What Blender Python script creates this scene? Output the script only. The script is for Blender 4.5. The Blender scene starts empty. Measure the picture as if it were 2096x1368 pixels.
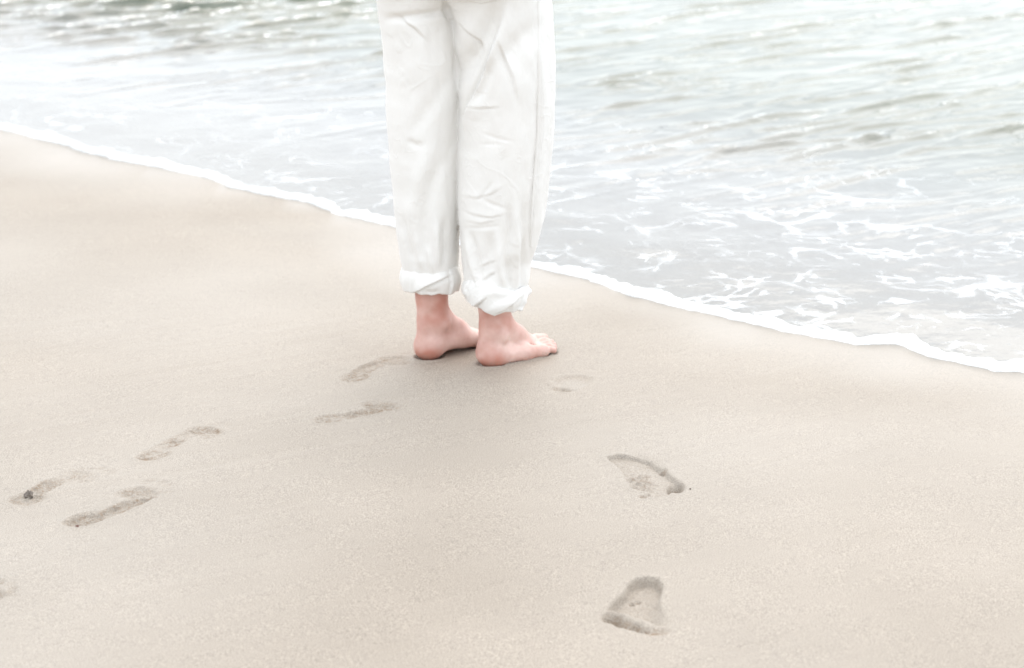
import bpy, math, random
import numpy as np
from mathutils import Vector

# ------------------------------------------------------------------ camera
scene = bpy.context.scene
COL = scene.collection
W, H = 2096.0, 1368.0            # size of the photograph, used for measuring only
FPX = 4949.0                     # 85 mm lens on a 36 mm wide sensor
PITCH = math.radians(15.15)
CAM = np.array([0.0, 0.0, 1.40])
FWD = np.array([0.0, math.cos(PITCH), -math.sin(PITCH)])
UPV = np.array([0.0, math.sin(PITCH), math.cos(PITCH)])

cam_data = bpy.data.cameras.new("camera")
cam = bpy.data.objects.new("camera", cam_data)
COL.objects.link(cam)
cam.location = CAM
cam.rotation_euler = (math.pi / 2 - PITCH, 0, 0)
cam_data.sensor_width = 36.0
cam_data.lens = 36.0 * FPX / W
cam_data.clip_start = 0.05
cam_data.clip_end = 8000
cam_data.dof.use_dof = True
cam_data.dof.focus_distance = 4.55
cam_data.dof.aperture_fstop = 5.0
scene.camera = cam

# ------------------------------------------------------------------ sky and sun
SUN_EL, SUN_AZ = math.radians(47), math.radians(14)   # azimuth measured from +y (the sea) towards +x
world = bpy.data.worlds.new("World")
scene.world = world
world.use_nodes = True
wn, wl = world.node_tree.nodes, world.node_tree.links
wn.clear()
wo = wn.new("ShaderNodeOutputWorld")
bg = wn.new("ShaderNodeBackground")
sky = wn.new("ShaderNodeTexSky")
sky.sky_type = 'NISHITA'
sky.sun_disc = False
sky.sun_elevation = SUN_EL
sky.sun_rotation = SUN_AZ
sky.dust_density = 4.0
cloud_noise = wn.new("ShaderNodeTexNoise")
cloud_noise.inputs['Scale'].default_value = 2.2
cloud_noise.inputs['Detail'].default_value = 5
cloud_ramp = wn.new("ShaderNodeValToRGB")
cloud_ramp.color_ramp.elements[0].position = 0.30
cloud_ramp.color_ramp.elements[0].color = (6.7, 7.2, 7.75, 1)
cloud_ramp.color_ramp.elements[1].position = 0.72
cloud_ramp.color_ramp.elements[1].color = (9.2, 9.5, 9.8, 1)
cover = wn.new("ShaderNodeMix")
cover.data_type = 'RGBA'
cover.inputs[0].default_value = 0.80          # a closed layer of thin cloud over the clear sky
tc = wn.new("ShaderNodeTexCoord")
wl.new(tc.outputs['Generated'], cloud_noise.inputs['Vector'])
wl.new(cloud_noise.outputs['Fac'], cloud_ramp.inputs[0])
wl.new(sky.outputs[0], cover.inputs[6])
wl.new(cloud_ramp.outputs[0], cover.inputs[7])
wl.new(cover.outputs[2], bg.inputs['Color'])
bg.inputs['Strength'].default_value = 0.145
wl.new(bg.outputs[0], wo.inputs[0])

sun_data = bpy.data.lights.new("sun", 'SUN')
sun_data.energy = 0.55
sun_data.angle = math.radians(62)
sun_data.color = (1.0, 0.94, 0.86)
sun = bpy.data.objects.new("sun", sun_data)
COL.objects.link(sun)
sdir = Vector((math.cos(SUN_EL) * math.sin(SUN_AZ), math.cos(SUN_EL) * math.cos(SUN_AZ), math.sin(SUN_EL)))
sun.rotation_euler = sdir.to_track_quat('Z', 'Y').to_euler()
sun.location = (2, 8, 9)

vs = scene.view_settings
vs.view_transform = 'Standard'
vs.look = 'None'
vs.gamma = 1.0
vs.use_curve_mapping = False
vs.exposure = 0.79

# ------------------------------------------------------------------ measuring helpers
def ray(px, py):
    return FWD + np.array([1.0, 0, 0]) * ((px - W / 2) / FPX) + UPV * ((H / 2 - py) / FPX)

def ground(px, py, z=0.0):
    r = ray(px, py)
    return CAM + r * ((z - CAM[2]) / r[2])

def atY(px, py, Y):
    r = ray(px, py)
    return CAM + r * ((Y - CAM[1]) / r[1])

def project(P):
    R = P - CAM
    d = R @ FWD
    return W / 2 + FPX * R[:, 0] / d, H / 2 - FPX * (R @ UPV) / d

def smooth(a, b, x):
    t = np.clip((x - a) / (b - a), 0, 1)
    return t * t * (3 - 2 * t)

_lat = np.random.RandomState(7).rand(256, 256)
def vnoise(x, y):
    xi = np.floor(x).astype(int); yi = np.floor(y).astype(int)
    fx = x - xi; fy = y - yi
    fx = fx * fx * (3 - 2 * fx); fy = fy * fy * (3 - 2 * fy)
    g = lambda i, j: _lat[i & 255, j & 255]
    return ((g(xi, yi) * (1 - fx) + g(xi + 1, yi) * fx) * (1 - fy)
            + (g(xi, yi + 1) * (1 - fx) + g(xi + 1, yi + 1) * fx) * fy) * 2 - 1

def fbm(x, y, n=4):
    v = 0; a = 1.0
    for i in range(n):
        v = v + a * vnoise(x * 2 ** i + 17.3 * i, y * 2 ** i + 9.1 * i)
        a *= 0.5
    return v

# ------------------------------------------------------------------ mesh helpers
def make_obj(name, verts, faces, mat, parent=None, smooth_shade=True, attrs=None):
    me = bpy.data.meshes.new(name)
    verts = np.asarray(verts, dtype=np.float32)
    if isinstance(faces, np.ndarray):
        n, k = faces.shape
        me.vertices.add(len(verts)); me.vertices.foreach_set('co', verts.ravel())
        me.loops.add(n * k); me.loops.foreach_set('vertex_index', faces.astype(np.int32).ravel())
        me.polygons.add(n)
        me.polygons.foreach_set('loop_start', np.arange(0, n * k, k, dtype=np.int32))
        me.update(calc_edges=True)
        me.validate()
    else:
        me.from_pydata([tuple(map(float, v)) for v in verts], [], faces)
    me.polygons.foreach_set('use_smooth', np.full(len(me.polygons), smooth_shade))
    for k_, v_ in (attrs or {}).items():
        at = me.attributes.new(k_, 'FLOAT', 'POINT')
        at.data.foreach_set('value', np.asarray(v_, dtype=np.float32))
    me.materials.append(mat)
    ob = bpy.data.objects.new(name, me)
    COL.objects.link(ob)
    if parent:
        ob.parent = parent
    return ob

def grid_faces(nu, nv, wrap_u=False):
    i = np.arange(nu if wrap_u else nu - 1)[:, None]
    j = np.arange(nv - 1)[None, :]
    i2 = (i + 1) % nu
    a = i * nv + j; b = i2 * nv + j; c = i2 * nv + j + 1; d = i * nv + j + 1
    return np.stack([a, b, c, d], -1).reshape(-1, 4)

def surface_nets(F, xs, ys, zs):
    ins = F < 0
    cnt = np.zeros(tuple(s - 1 for s in F.shape), dtype=np.int8)
    for dx in (0, 1):
        for dy in (0, 1):
            for dz in (0, 1):
                cnt += ins[dx:F.shape[0] - 1 + dx, dy:F.shape[1] - 1 + dy, dz:F.shape[2] - 1 + dz]
    act = (cnt > 0) & (cnt < 8)
    I, J, K = np.nonzero(act)
    idx = np.full(act.shape, -1, dtype=np.int64); idx[I, J, K] = np.arange(len(I))
    corners = [(dx, dy, dz) for dx in (0, 1) for dy in (0, 1) for dz in (0, 1)]
    vals = {c: F[I + c[0], J + c[1], K + c[2]] for c in corners}
    acc = np.zeros((len(I), 3)); num = np.zeros(len(I))
    for a in corners:
        for ax in range(3):
            if a[ax]: continue
            b = list(a); b[ax] = 1; b = tuple(b)
            va, vb = vals[a], vals[b]
            m = (va < 0) != (vb < 0)
            t = np.where(m, va / np.where(m, va - vb, 1), 0)
            p = np.stack([np.full(len(I), float(a[q])) for q in range(3)], 1)
            p[:, ax] += t
            acc[m] += p[m]; num[m] += 1
    acc /= num[:, None]
    V = np.stack([xs[I] + (xs[I + 1] - xs[I]) * acc[:, 0], ys[J] + (ys[J + 1] - ys[J]) * acc[:, 1],
                  zs[K] + (zs[K + 1] - zs[K]) * acc[:, 2]], 1)
    quads = []
    def emit(flip_mask, c0, c1, c2, c3):
        q = np.stack([c0, c1, c2, c3], 1)
        q[flip_mask] = q[flip_mask][:, ::-1]
        quads.append(q[(q >= 0).all(1)])
    A = ins[:-1, 1:-1, 1:-1]; B = ins[1:, 1:-1, 1:-1]
    i, j, k = np.nonzero(A != B); j = j + 1; k = k + 1
    emit(~ins[i, j, k], idx[i, j - 1, k - 1], idx[i, j, k - 1], idx[i, j, k], idx[i, j - 1, k])
    A = ins[1:-1, :-1, 1:-1]; B = ins[1:-1, 1:, 1:-1]
    i, j, k = np.nonzero(A != B); i = i + 1; k = k + 1
    emit(~ins[i, j, k], idx[i - 1, j, k - 1], idx[i - 1, j, k], idx[i, j, k], idx[i, j, k - 1])
    A = ins[1:-1, 1:-1, :-1]; B = ins[1:-1, 1:-1, 1:]
    i, j, k = np.nonzero(A != B); i = i + 1; j = j + 1
    emit(~ins[i, j, k], idx[i - 1, j - 1, k], idx[i, j - 1, k], idx[i, j, k], idx[i - 1, j, k])
    return V, np.concatenate(quads)

def vertex_normals(V, Q):
    N = np.zeros_like(V)
    n = np.cross(V[Q[:, 2]] - V[Q[:, 0]], V[Q[:, 3]] - V[Q[:, 1]])
    for c in range(4):
        np.add.at(N, Q[:, c], n)
    return N / (np.linalg.norm(N, axis=1, keepdims=True) + 1e-12)

def laplace(V, Q, it=1, lam=0.5):
    E = np.concatenate([Q[:, [0, 1]], Q[:, [1, 2]], Q[:, [2, 3]], Q[:, [3, 0]]])
    deg = np.bincount(E[:, 0], minlength=len(V)) + np.bincount(E[:, 1], minlength=len(V))
    for _ in range(it):
        S = np.zeros_like(V)
        for c in range(3):
            S[:, c] = (np.bincount(E[:, 0], V[E[:, 1], c], len(V)) + np.bincount(E[:, 1], V[E[:, 0], c], len(V)))
        V = V + lam * (S / np.maximum(deg, 1)[:, None] - V)
    return V

def smin(a, b, k):
    h = np.clip(0.5 + 0.5 * (b - a) / k, 0, 1)
    return b * (1 - h) + a * h - k * h * (1 - h)

def cone(P, a, b, ra, rb):
    a = np.asarray(a, float); b = np.asarray(b, float)
    ba = b - a
    t = np.clip(((P - a) @ ba) / (ba @ ba), 0, 1)
    d = np.sqrt((((P - a) - t[..., None] * ba) ** 2).sum(-1))
    return d - (ra + (rb - ra) * t)

def ellipsoid(P, c, r):
    r = np.asarray(r, float)
    q = (P - np.asarray(c, float))
    k0 = np.sqrt(((q / r) ** 2).sum(-1)); k1 = np.sqrt(((q / r ** 2) ** 2).sum(-1))
    return k0 * (k0 - 1) / np.maximum(k1, 1e-9)

# ------------------------------------------------------------------ materials
class Mat:
    def __init__(self, name):
        self.m = bpy.data.materials.new(name); self.m.use_nodes = True
        self.n = self.m.node_tree.nodes; self.l = self.m.node_tree.links
        self.n.clear()
        self.out = self.n.new("ShaderNodeOutputMaterial")
    def node(self, t, **kw):
        nd = self.n.new("ShaderNode" + t)
        for k, v in kw.items():
            if k in nd.inputs: nd.inputs[k].default_value = v
            else: setattr(nd, k, v)
        return nd
    def link(self, a, b): self.l.new(a, b)
    def pos(self):
        return self.node("NewGeometry").outputs['Position']
    def noise(self, scale, detail=3, rough=0.5, vec=None):
        nd = self.node("TexNoise")
        nd.inputs['Scale'].default_value = scale; nd.inputs['Detail'].default_value = detail
        nd.inputs['Roughness'].default_value = rough
        self.link(vec if vec is not None else self.pos(), nd.inputs['Vector'])
        return nd.outputs['Fac']
    def ramp(self, fac, stops):
        nd = self.node("ValToRGB"); cr = nd.color_ramp
        while len(cr.elements) < len(stops): cr.elements.new(0.5)
        for e, (p, c) in zip(cr.elements, stops):
            e.position = p; e.color = (*c, 1) if not isinstance(c, (int, float)) else (c, c, c, 1)
        self.link(fac, nd.inputs[0]); return nd.outputs[0]
    def maprange(self, v, a, b, c, d, smoothstep=True):
        nd = self.node("MapRange"); nd.interpolation_type = 'SMOOTHSTEP' if smoothstep else 'LINEAR'
        for i, x in enumerate((a, b, c, d)): nd.inputs[1 + i].default_value = x
        self.link(v, nd.inputs[0]); return nd.outputs[0]
    def math(self, op, a, b=None):
        nd = self.node("Math"); nd.operation = op
        for i, x in enumerate((a, b)):
            if x is None: continue
            if isinstance(x, (int, float)): nd.inputs[i].default_value = x
            else: self.link(x, nd.inputs[i])
        return nd.outputs[0]
    def mix(self, fac, a, b, blend='MIX'):
        nd = self.node("Mix"); nd.data_type = 'RGBA'; nd.blend_type = blend
        for i, x in ((0, fac), (6, a), (7, b)):
            if isinstance(x, (int, float)): nd.inputs[i].default_value = x
            elif isinstance(x, tuple): nd.inputs[i].default_value = (*x, 1)
            else: self.link(x, nd.inputs[i])
        return nd.outputs[2]
    def attr(self, name):
        nd = self.node("Attribute"); nd.attribute_name = name; return nd.outputs['Fac']
    def bump(self, height, strength, dist, normal=None):
        nd = self.node("Bump"); nd.inputs['Strength'].default_value = strength; nd.inputs['Distance'].default_value = dist
        self.link(height, nd.inputs['Height'])
        if normal is not None: self.link(normal, nd.inputs['Normal'])
        return nd.outputs[0]

def sand_material():
    M = Mat("sand"); p = M.node("BsdfPrincipled")
    wet = M.attr("wet"); dist = M.attr("disturbed_and_shade")  # second one: churned sand, plus shade painted into the print pits
    big = M.noise(2.3, 4)
    grain = M.noise(640, 2, 0.7)
    grain2 = M.noise(1500, 1, 0.5)
    base = M.ramp(big, [(0.30, (0.352, 0.300, 0.244)), (0.72, (0.402, 0.345, 0.284))])
    g = M.maprange(grain, 0.30, 0.70, 0.36, 1.58, False)
    g2 = M.maprange(grain2, 0.3, 0.7, 0.86, 1.14, False)
    gg = M.math('MULTIPLY', g, g2)
    comb = M.node("CombineColor")
    for i in range(3): M.link(gg, comb.inputs[i])
    base = M.mix(1.0, base, comb.outputs[0], 'MULTIPLY')
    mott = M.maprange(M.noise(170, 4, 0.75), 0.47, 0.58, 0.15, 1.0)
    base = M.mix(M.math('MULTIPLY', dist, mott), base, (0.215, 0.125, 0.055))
    base = M.mix(M.math('MULTIPLY', wet, 0.55), base, (0.335, 0.31, 0.275))
    M.link(base, p.inputs['Base Color'])
    M.link(M.maprange(wet, 0, 1, 0.65, 0.36), p.inputs['Roughness'])
    M.link(M.maprange(wet, 0, 1, 0.22, 0.36), p.inputs['Specular IOR Level'])
    bs = M.math('SUBTRACT', 1.0, M.math('MULTIPLY', wet, 0.8))
    b1 = M.math('MULTIPLY', M.math('ADD', grain, M.math('MULTIPLY', grain2, 0.5)), bs)
    b1 = M.math('ADD', b1, M.math('MULTIPLY', M.math('MULTIPLY', M.noise(300, 3, 0.7), dist), 5.0))
    nb = M.bump(b1, 0.55, 0.0012)
    nb2 = M.bump(M.noise(38, 3), 0.25, 0.004, nb)
    M.link(nb2, p.inputs['Normal'])
    M.link(p.outputs[0], M.out.inputs[0]); return M.m

def water_material():
    M = Mat("sea_water")
    shore = M.attr("shore")                         # metres out from the water's edge
    lace = M.attr("lace")                           # how much broken foam floats here
    pos = M.pos()
    rip = M.bump(M.noise(16, 3, 0.55), 0.05, 0.02)
    rip = M.bump(M.noise(60, 2, 0.5), 0.03, 0.006, rip)
    fr = M.node("Fresnel"); fr.inputs['IOR'].default_value = 1.34; M.link(rip, fr.inputs['Normal'])
    gl = M.node("BsdfGlossy"); gl.inputs['Roughness'].default_value = 0.06; gl.inputs['Color'].default_value = (1, 1, 1, 1)
    M.link(rip, gl.inputs['Normal'])
    tr = M.node("BsdfTransparent"); tr.inputs['Color'].default_value = (0.96, 0.98, 0.975, 1)
    mur = M.node("BsdfDiffuse")
    deep = M.ramp(M.noise(1.3, 2), [(0.3, (0.065, 0.088, 0.058)), (0.7, (0.13, 0.152, 0.118))])
    M.link(M.mix(M.maprange(shore, 0.5, 2.2, 0, 1), (0.37, 0.375, 0.37), deep), mur.inputs['Color'])   # stirred, airy water close in
    body = M.node("MixShader")
    M.link(M.maprange(shore, 0.0, 3.0, 0.15, 0.95), body.inputs[0])
    M.link(tr.outputs[0], body.inputs[1]); M.link(mur.outputs[0], body.inputs[2])
    wat = M.node("MixShader")
    M.link(fr.outputs[0], wat.inputs[0]); M.link(body.outputs[0], wat.inputs[1]); M.link(gl.outputs[0], wat.inputs[2])
    # broken foam: thin veins between cells and clots, drifting in patches
    warp = M.node("TexNoise"); warp.inputs['Scale'].default_value = 5.0; warp.inputs['Detail'].default_value = 4
    M.link(pos, warp.inputs['Vector'])
    va = M.node("VectorMath"); va.operation = 'MULTIPLY_ADD'
    va.inputs[1].default_value = (0.30, 0.30, 0.0)
    M.link(warp.outputs['Color'], va.inputs[0]); M.link(pos, va.inputs[2])
    vo = M.node("TexVoronoi"); vo.feature = 'DISTANCE_TO_EDGE'; vo.voronoi_dimensions = '2D'; vo.inputs['Scale'].default_value = 4.6
    M.link(va.outputs[0], vo.inputs['Vector'])
    vo2 = M.node("TexVoronoi"); vo2.feature = 'DISTANCE_TO_EDGE'; vo2.voronoi_dimensions = '2D'; vo2.inputs['Scale'].default_value = 15
    M.link(va.outputs[0], vo2.inputs['Vector'])
    patch = M.noise(3.1, 3)
    w1 = M.math('MULTIPLY', M.maprange(patch, 0.42, 0.72, -0.04, 0.13), lace)
    v1 = M.maprange(M.math('SUBTRACT', vo.outputs['Distance'], w1), -0.16, 0.05, 0.9, 0)
    w2 = M.math('MULTIPLY', M.maprange(M.noise(6.5, 3), 0.45, 0.7, 0.0, 0.22), lace)
    v2 = M.math('MULTIPLY', M.maprange(M.math('SUBTRACT', vo2.outputs['Distance'], w2), -0.20, 0.05, 1, 0), 0.6)
    clot = M.maprange(M.math('ADD', M.noise(26, 4, 0.6), M.math('MULTIPLY', lace, 0.10)), 0.74, 0.86, 0, 0.6)
    clot = M.math('MULTIPLY', clot, M.maprange(lace, 0.1, 0.5, 0, 1))
    foam = M.math('MAXIMUM', M.math('MAXIMUM', v1, v2), clot)
    foam = M.math('MULTIPLY', foam, M.maprange(lace, 0.02, 0.25, 0, 1))
    foam = M.math('MULTIPLY', foam, M.maprange(M.noise(180, 2), 0.25, 0.6, 0.55, 1.0))
    fd = M.node("BsdfDiffuse"); fd.inputs['Color'].default_value = (0.86, 0.88, 0.88, 1)
    M.link(M.bump(foam, 0.4, 0.006), fd.inputs['Normal'])
    top = M.node("MixShader")
    M.link(foam, top.inputs[0]); M.link(wat.outputs[0], top.inputs[1]); M.link(fd.outputs[0], top.inputs[2])
    M.link(top.outputs[0], M.out.inputs[0]); return M.m

def foam_material():
    M = Mat("foam"); p = M.node("BsdfPrincipled")
    p.inputs['Base Color'].default_value = (0.86, 0.87, 0.86, 1); p.inputs['Roughness'].default_value = 0.5
    vo = M.node("TexVoronoi"); vo.inputs['Scale'].default_value = 170; M.link(M.pos(), vo.inputs['Vector'])
    M.link(M.bump(vo.outputs['Distance'], 0.6, 0.003), p.inputs['Normal'])
    M.link(p.outputs[0], M.out.inputs[0]); return M.m

def cloth_material():
    M = Mat("white_cotton"); p = M.node("BsdfPrincipled")
    c = M.ramp(M.noise(7, 3), [(0.3, (0.755, 0.738, 0.705)), (0.7, (0.795, 0.779, 0.748))])
    M.link(c, p.inputs['Base Color']); p.inputs['Roughness'].default_value = 0.85
    p.inputs['Specular IOR Level'].default_value = 0.2
    p.inputs['Sheen Weight'].default_value = 0.25
    wv = M.noise(900, 1)
    cr = M.noise(22, 4, 0.6)
    n1 = M.bump(cr, 0.12, 0.004)
    for sc, st in ((7.0, 0.22), (15.0, 0.16)):
        wr = M.node("TexNoise"); wr.inputs['Scale'].default_value = sc; wr.inputs['Detail'].default_value = 2; wr.inputs['Distortion'].default_value = 0.9
        M.link(M.pos(), wr.inputs['Vector'])
        line = M.maprange(M.math('ABSOLUTE', M.math('SUBTRACT', wr.outputs['Fac'], 0.5)), 0.0, 0.035, 1, 0)
        gate = M.maprange(M.noise(5.0 + sc * 0.3, 2), 0.45, 0.65, 0, 1)
        n1 = M.bump(M.math('MULTIPLY', line, gate), st, 0.004, n1)
    M.link(M.bump(wv, 0.25, 0.0008, n1), p.inputs['Normal'])
    M.link(p.outputs[0], M.out.inputs[0]); return M.m

def skin_material():
    M = Mat("skin"); p = M.node("BsdfPrincipled")
    c = M.ramp(M.noise(30, 4, 0.5), [(0.28, (0.58, 0.36, 0.305)), (0.72, (0.78, 0.57, 0.505))])
    c = M.mix(M.attr("flush_and_shade"), c, (0.50, 0.195, 0.14))  # reddened skin, and painted shade below the cuffs
    stuck = M.math('MULTIPLY', M.attr("sandy"), M.maprange(M.noise(420, 2, 0.7), 0.52, 0.60, 0, 1))
    c = M.mix(stuck, c, (0.36, 0.29, 0.22))
    M.link(c, p.inputs['Base Color']); p.inputs['Roughness'].default_value = 0.52
    p.inputs['Subsurface Weight'].default_value = 0.12
    p.inputs['Subsurface Radius'].default_value = (1.0, 0.35, 0.2)
    p.inputs['Subsurface Scale'].default_value = 0.008
    M.link(M.bump(M.noise(350, 3), 0.15, 0.0008), p.inputs['Normal'])
    M.link(p.outputs[0], M.out.inputs[0]); return M.m

def plain(name, col, rough=0.8, noise_scale=200, var=0.35):
    M = Mat(name); p = M.node("BsdfPrincipled")
    lo = tuple(x * (1 - var) for x in col); hi = tuple(min(1, x * (1 + var)) for x in col)
    M.link(M.ramp(M.noise(noise_scale, 3), [(0.3, lo), (0.7, hi)]), p.inputs['Base Color'])
    p.inputs['Roughness'].default_value = rough
    M.link(p.outputs[0], M.out.inputs[0]); return M.m

SAND, WATER, FOAM, CLOTH, SKIN = sand_material(), water_material(), foam_material(), cloth_material(), skin_material()

NAIL = plain('toenail', (0.72, 0.50, 0.45), 0.3, 90, 0.08)
SHIRT = plain('shirt_cotton', (0.70, 0.69, 0.67), 0.9, 30, 0.05)
HAIR = plain('hair', (0.055, 0.035, 0.022), 0.5, 160, 0.5)

# ------------------------------------------------------------------ the water's edge
shore_px = [(0, 262), (120, 292), (250, 326), (400, 356), (480, 384), (640, 412), (700, 438), (800, 462), (900, 487), (1000, 516),
            (1090, 543), (1200, 568), (1300, 604), (1450, 638), (1600, 676), (1760, 704), (1840, 702), (1950, 734), (2050, 756), (2096, 756)]
sp = np.array([ground(*p)[:2] for p in shore_px])
ET = sp[-1] - sp[0]; ET = ET / np.linalg.norm(ET)
ES = np.array([-ET[1], ET[0]])
ORG = sp.mean(0)
sT = (sp - ORG) @ ET; sS = (sp - ORG) @ ES
def shore_s(t):
    s = np.interp(t, sT, sS)
    out = np.maximum(0, np.maximum(sT[0] - t, t - sT[-1]))
    s = s + smooth(0, 1.0, out) * 0.12 * fbm(t * 0.45, t * 0 + 3.3, 3)
    far = smooth(30, 200, np.abs(t))
    s = s + 0.012 * fbm(t * 5.0, t * 0 + 8.8, 4) * (1 - far)
    return s
def offshore(x, y):
    dx = x - ORG[0]; dy = y - ORG[1]
    t = dx * ET[0] + dy * ET[1]; s = dx * ES[0] + dy * ES[1]
    return s - shore_s(t), t

def graded(lo, hi, step, far, grow=1.16):
    mid = list(np.arange(lo, hi + step * 0.5, step))
    left, right, d = [], [], step
    x = mid[0]
    while x > -far:
        d *= grow; x -= d; left.append(x)
    d = step; x = mid[-1]
    while x < far:
        d *= grow; x += d; right.append(x)
    return np.array(left[::-1] + mid + right)

# ------------------------------------------------------------------ sand with footprints
def foot_field(u, v):
    """signed depth 0..1 of a bare foot pressed into sand; u forward from heel, v towards the little toe, metres for a 0.24 m foot"""
    def blob(cu, cv, ru, rv, rot=0.0):
        c, s = math.cos(rot), math.sin(rot)
        a = (u - cu) * c + (v - cv) * s; b = -(u - cu) * s + (v - cv) * c
        return 1 - np.sqrt((a / ru) ** 2 + (b / rv) ** 2)
    heel = np.clip(blob(0.036, 0.0, 0.040, 0.032) * 2.8, 0, 1)
    band = np.clip(blob(0.102, 0.016, 0.084, 0.0225, 0.10) * 2.6, 0, 1)
    ball = np.clip(blob(0.168, 0.000, 0.034, 0.046, -0.15) * 2.6, 0, 1)
    toes = 0
    for cu, cv, r in ((0.222, -0.028, 0.0155), (0.226, -0.004, 0.0105), (0.218, 0.013, 0.0095), (0.207, 0.027, 0.0090), (0.193, 0.038, 0.0090)):
        toes = np.maximum(toes, np.clip(blob(cu, cv, r * 1.15, r) * 2.2, 0, 1))
    return heel, band, ball, toes

# heel px, toe px, side of little toe (+1 = right foot), weights of heel/band/ball/toes, depth in metres
prints = [
    dict(h=(644, 868), t=(834, 818), side=1, w=(1.0, 0.85, 0.75, 0.1), d=0.0055, rough=1.0),
    dict(h=(706, 782), t=(850, 722), side=-1, w=(0.85, 0.8, 0.75, 0.2), d=0.0055, rough=0.8),
    dict(h=(288, 946), t=(474, 866), side=-1, w=(0.9, 0.8, 0.8, 0.12), d=0.0045, rough=1.1),
    dict(h=(28, 1032), t=(214, 958), side=-1, w=(1.0, 0.85, 0.7, 0.2), d=0.005, rough=1.3),
    dict(h=(142, 1076), t=(348, 986), side=1, w=(1.15, 0.85, 0.5, 0.2), d=0.008, rough=1.2),
    dict(h=(-165, 1262), t=(32, 1192), side=1, w=(1.0, 0.9, 0.9, 0.4), d=0.010, rough=1.3),
    # prints of someone walking up the beach, seen from the toes: outline, pits (x, y, rx, ry, depth), crumbs
    dict(h=(1326, 1168), t=(1298, 1306), side=-1, d=0.016, edge=0.0055, rough=0.3, soft=(1322, 1366),
         poly=[(1278, 1212), (1284, 1196), (1300, 1186), (1324, 1181), (1346, 1185), (1360, 1198), (1356, 1218), (1350, 1236), (1362, 1254), (1374, 1272),
               (1366, 1284), (1345, 1280), (1316, 1268), (1282, 1254), (1258, 1249), (1240, 1250), (1254, 1232)],
         pits=[(1255, 1262, 19, 9, .014), (1277, 1272, 17, 8, .010), (1298, 1280, 15, 6.5, .010), (1316, 1287, 14, 5, .008), (1345, 1292, 22, 6, .003), (1294, 1218, 5, 2.5, .005), (1308, 1214, 6, 2.5, .004)],
         ridges=[]),
    dict(h=(1290, 920), t=(1372, 1022), side=1, d=0.008, edge=0.005, rough=0.7,
         poly=[(1240, 934), (1264, 928), (1300, 932), (1334, 941), (1356, 958), (1374, 974), (1396, 990), (1388, 1003), (1366, 1010), (1342, 1015), (1328, 1006), (1308, 1004), (1290, 998), (1280, 984), (1272, 962), (1256, 946)],
         pits=[(1383, 996, 15, 10, .012), (1338, 1012, 12, 4, .007), (1358, 1009, 12, 4, .006), (1316, 1016, 9, 3, .004), (1357, 962, 8, 4, .004)],
         ridges=[([(1300, 930), (1335, 940), (1358, 960)], 6, -.003)], crumbs=[(1312, 982, 30, 18)]),
    dict(h=(1196, 756), t=(1146, 812), side=1, d=0.003, edge=0.014, rough=0.2,
         poly=[(1124, 780), (1150, 772), (1185, 770), (1215, 776), (1210, 786), (1190, 796), (1172, 806), (1150, 804), (1134, 794)],
         pits=[(1150, 799, 20, 4, .005)], ridges=[]),
]
def ring_dist(X_, Y_, poly):
    """signed distance to a closed outline, negative inside"""
    pl = np.array(poly); best = np.full(X_.shape, 1e9); ins = np.zeros(X_.shape, bool)
    for (x1, y1), (x2, y2) in zip(pl, np.roll(pl, -1, 0)):
        ex, ey = x2 - x1, y2 - y1
        t = np.clip(((X_ - x1) * ex + (Y_ - y1) * ey) / (ex * ex + ey * ey), 0, 1)
        best = np.minimum(best, np.hypot(X_ - x1 - t * ex, Y_ - y1 - t * ey))
        cr = ((y1 > Y_) != (y2 > Y_)) & (X_ < ex * (Y_ - y1) / (ey if abs(ey) > 1e-12 else 1e-12) + x1)
        ins ^= cr
    return np.where(ins, -best, best)
gx = graded(-1.05, 0.52, 0.0026, 2600)
gy = graded(3.30, 5.22, 0.0026, 2600)
GX, GY = np.meshgrid(gx, gy, indexing='ij')
OFF, TT = offshore(GX, GY)
Z = np.where(OFF > 0, -0.055 * np.minimum(OFF, 60), 0.0)
near = smooth(60, 8, np.abs(GX)) * smooth(60, 8, np.abs(GY))
Z += near * 0.0035 * fbm(GX * 2.1, GY * 2.1, 3) * smooth(-0.02, -0.25, OFF)
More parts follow.
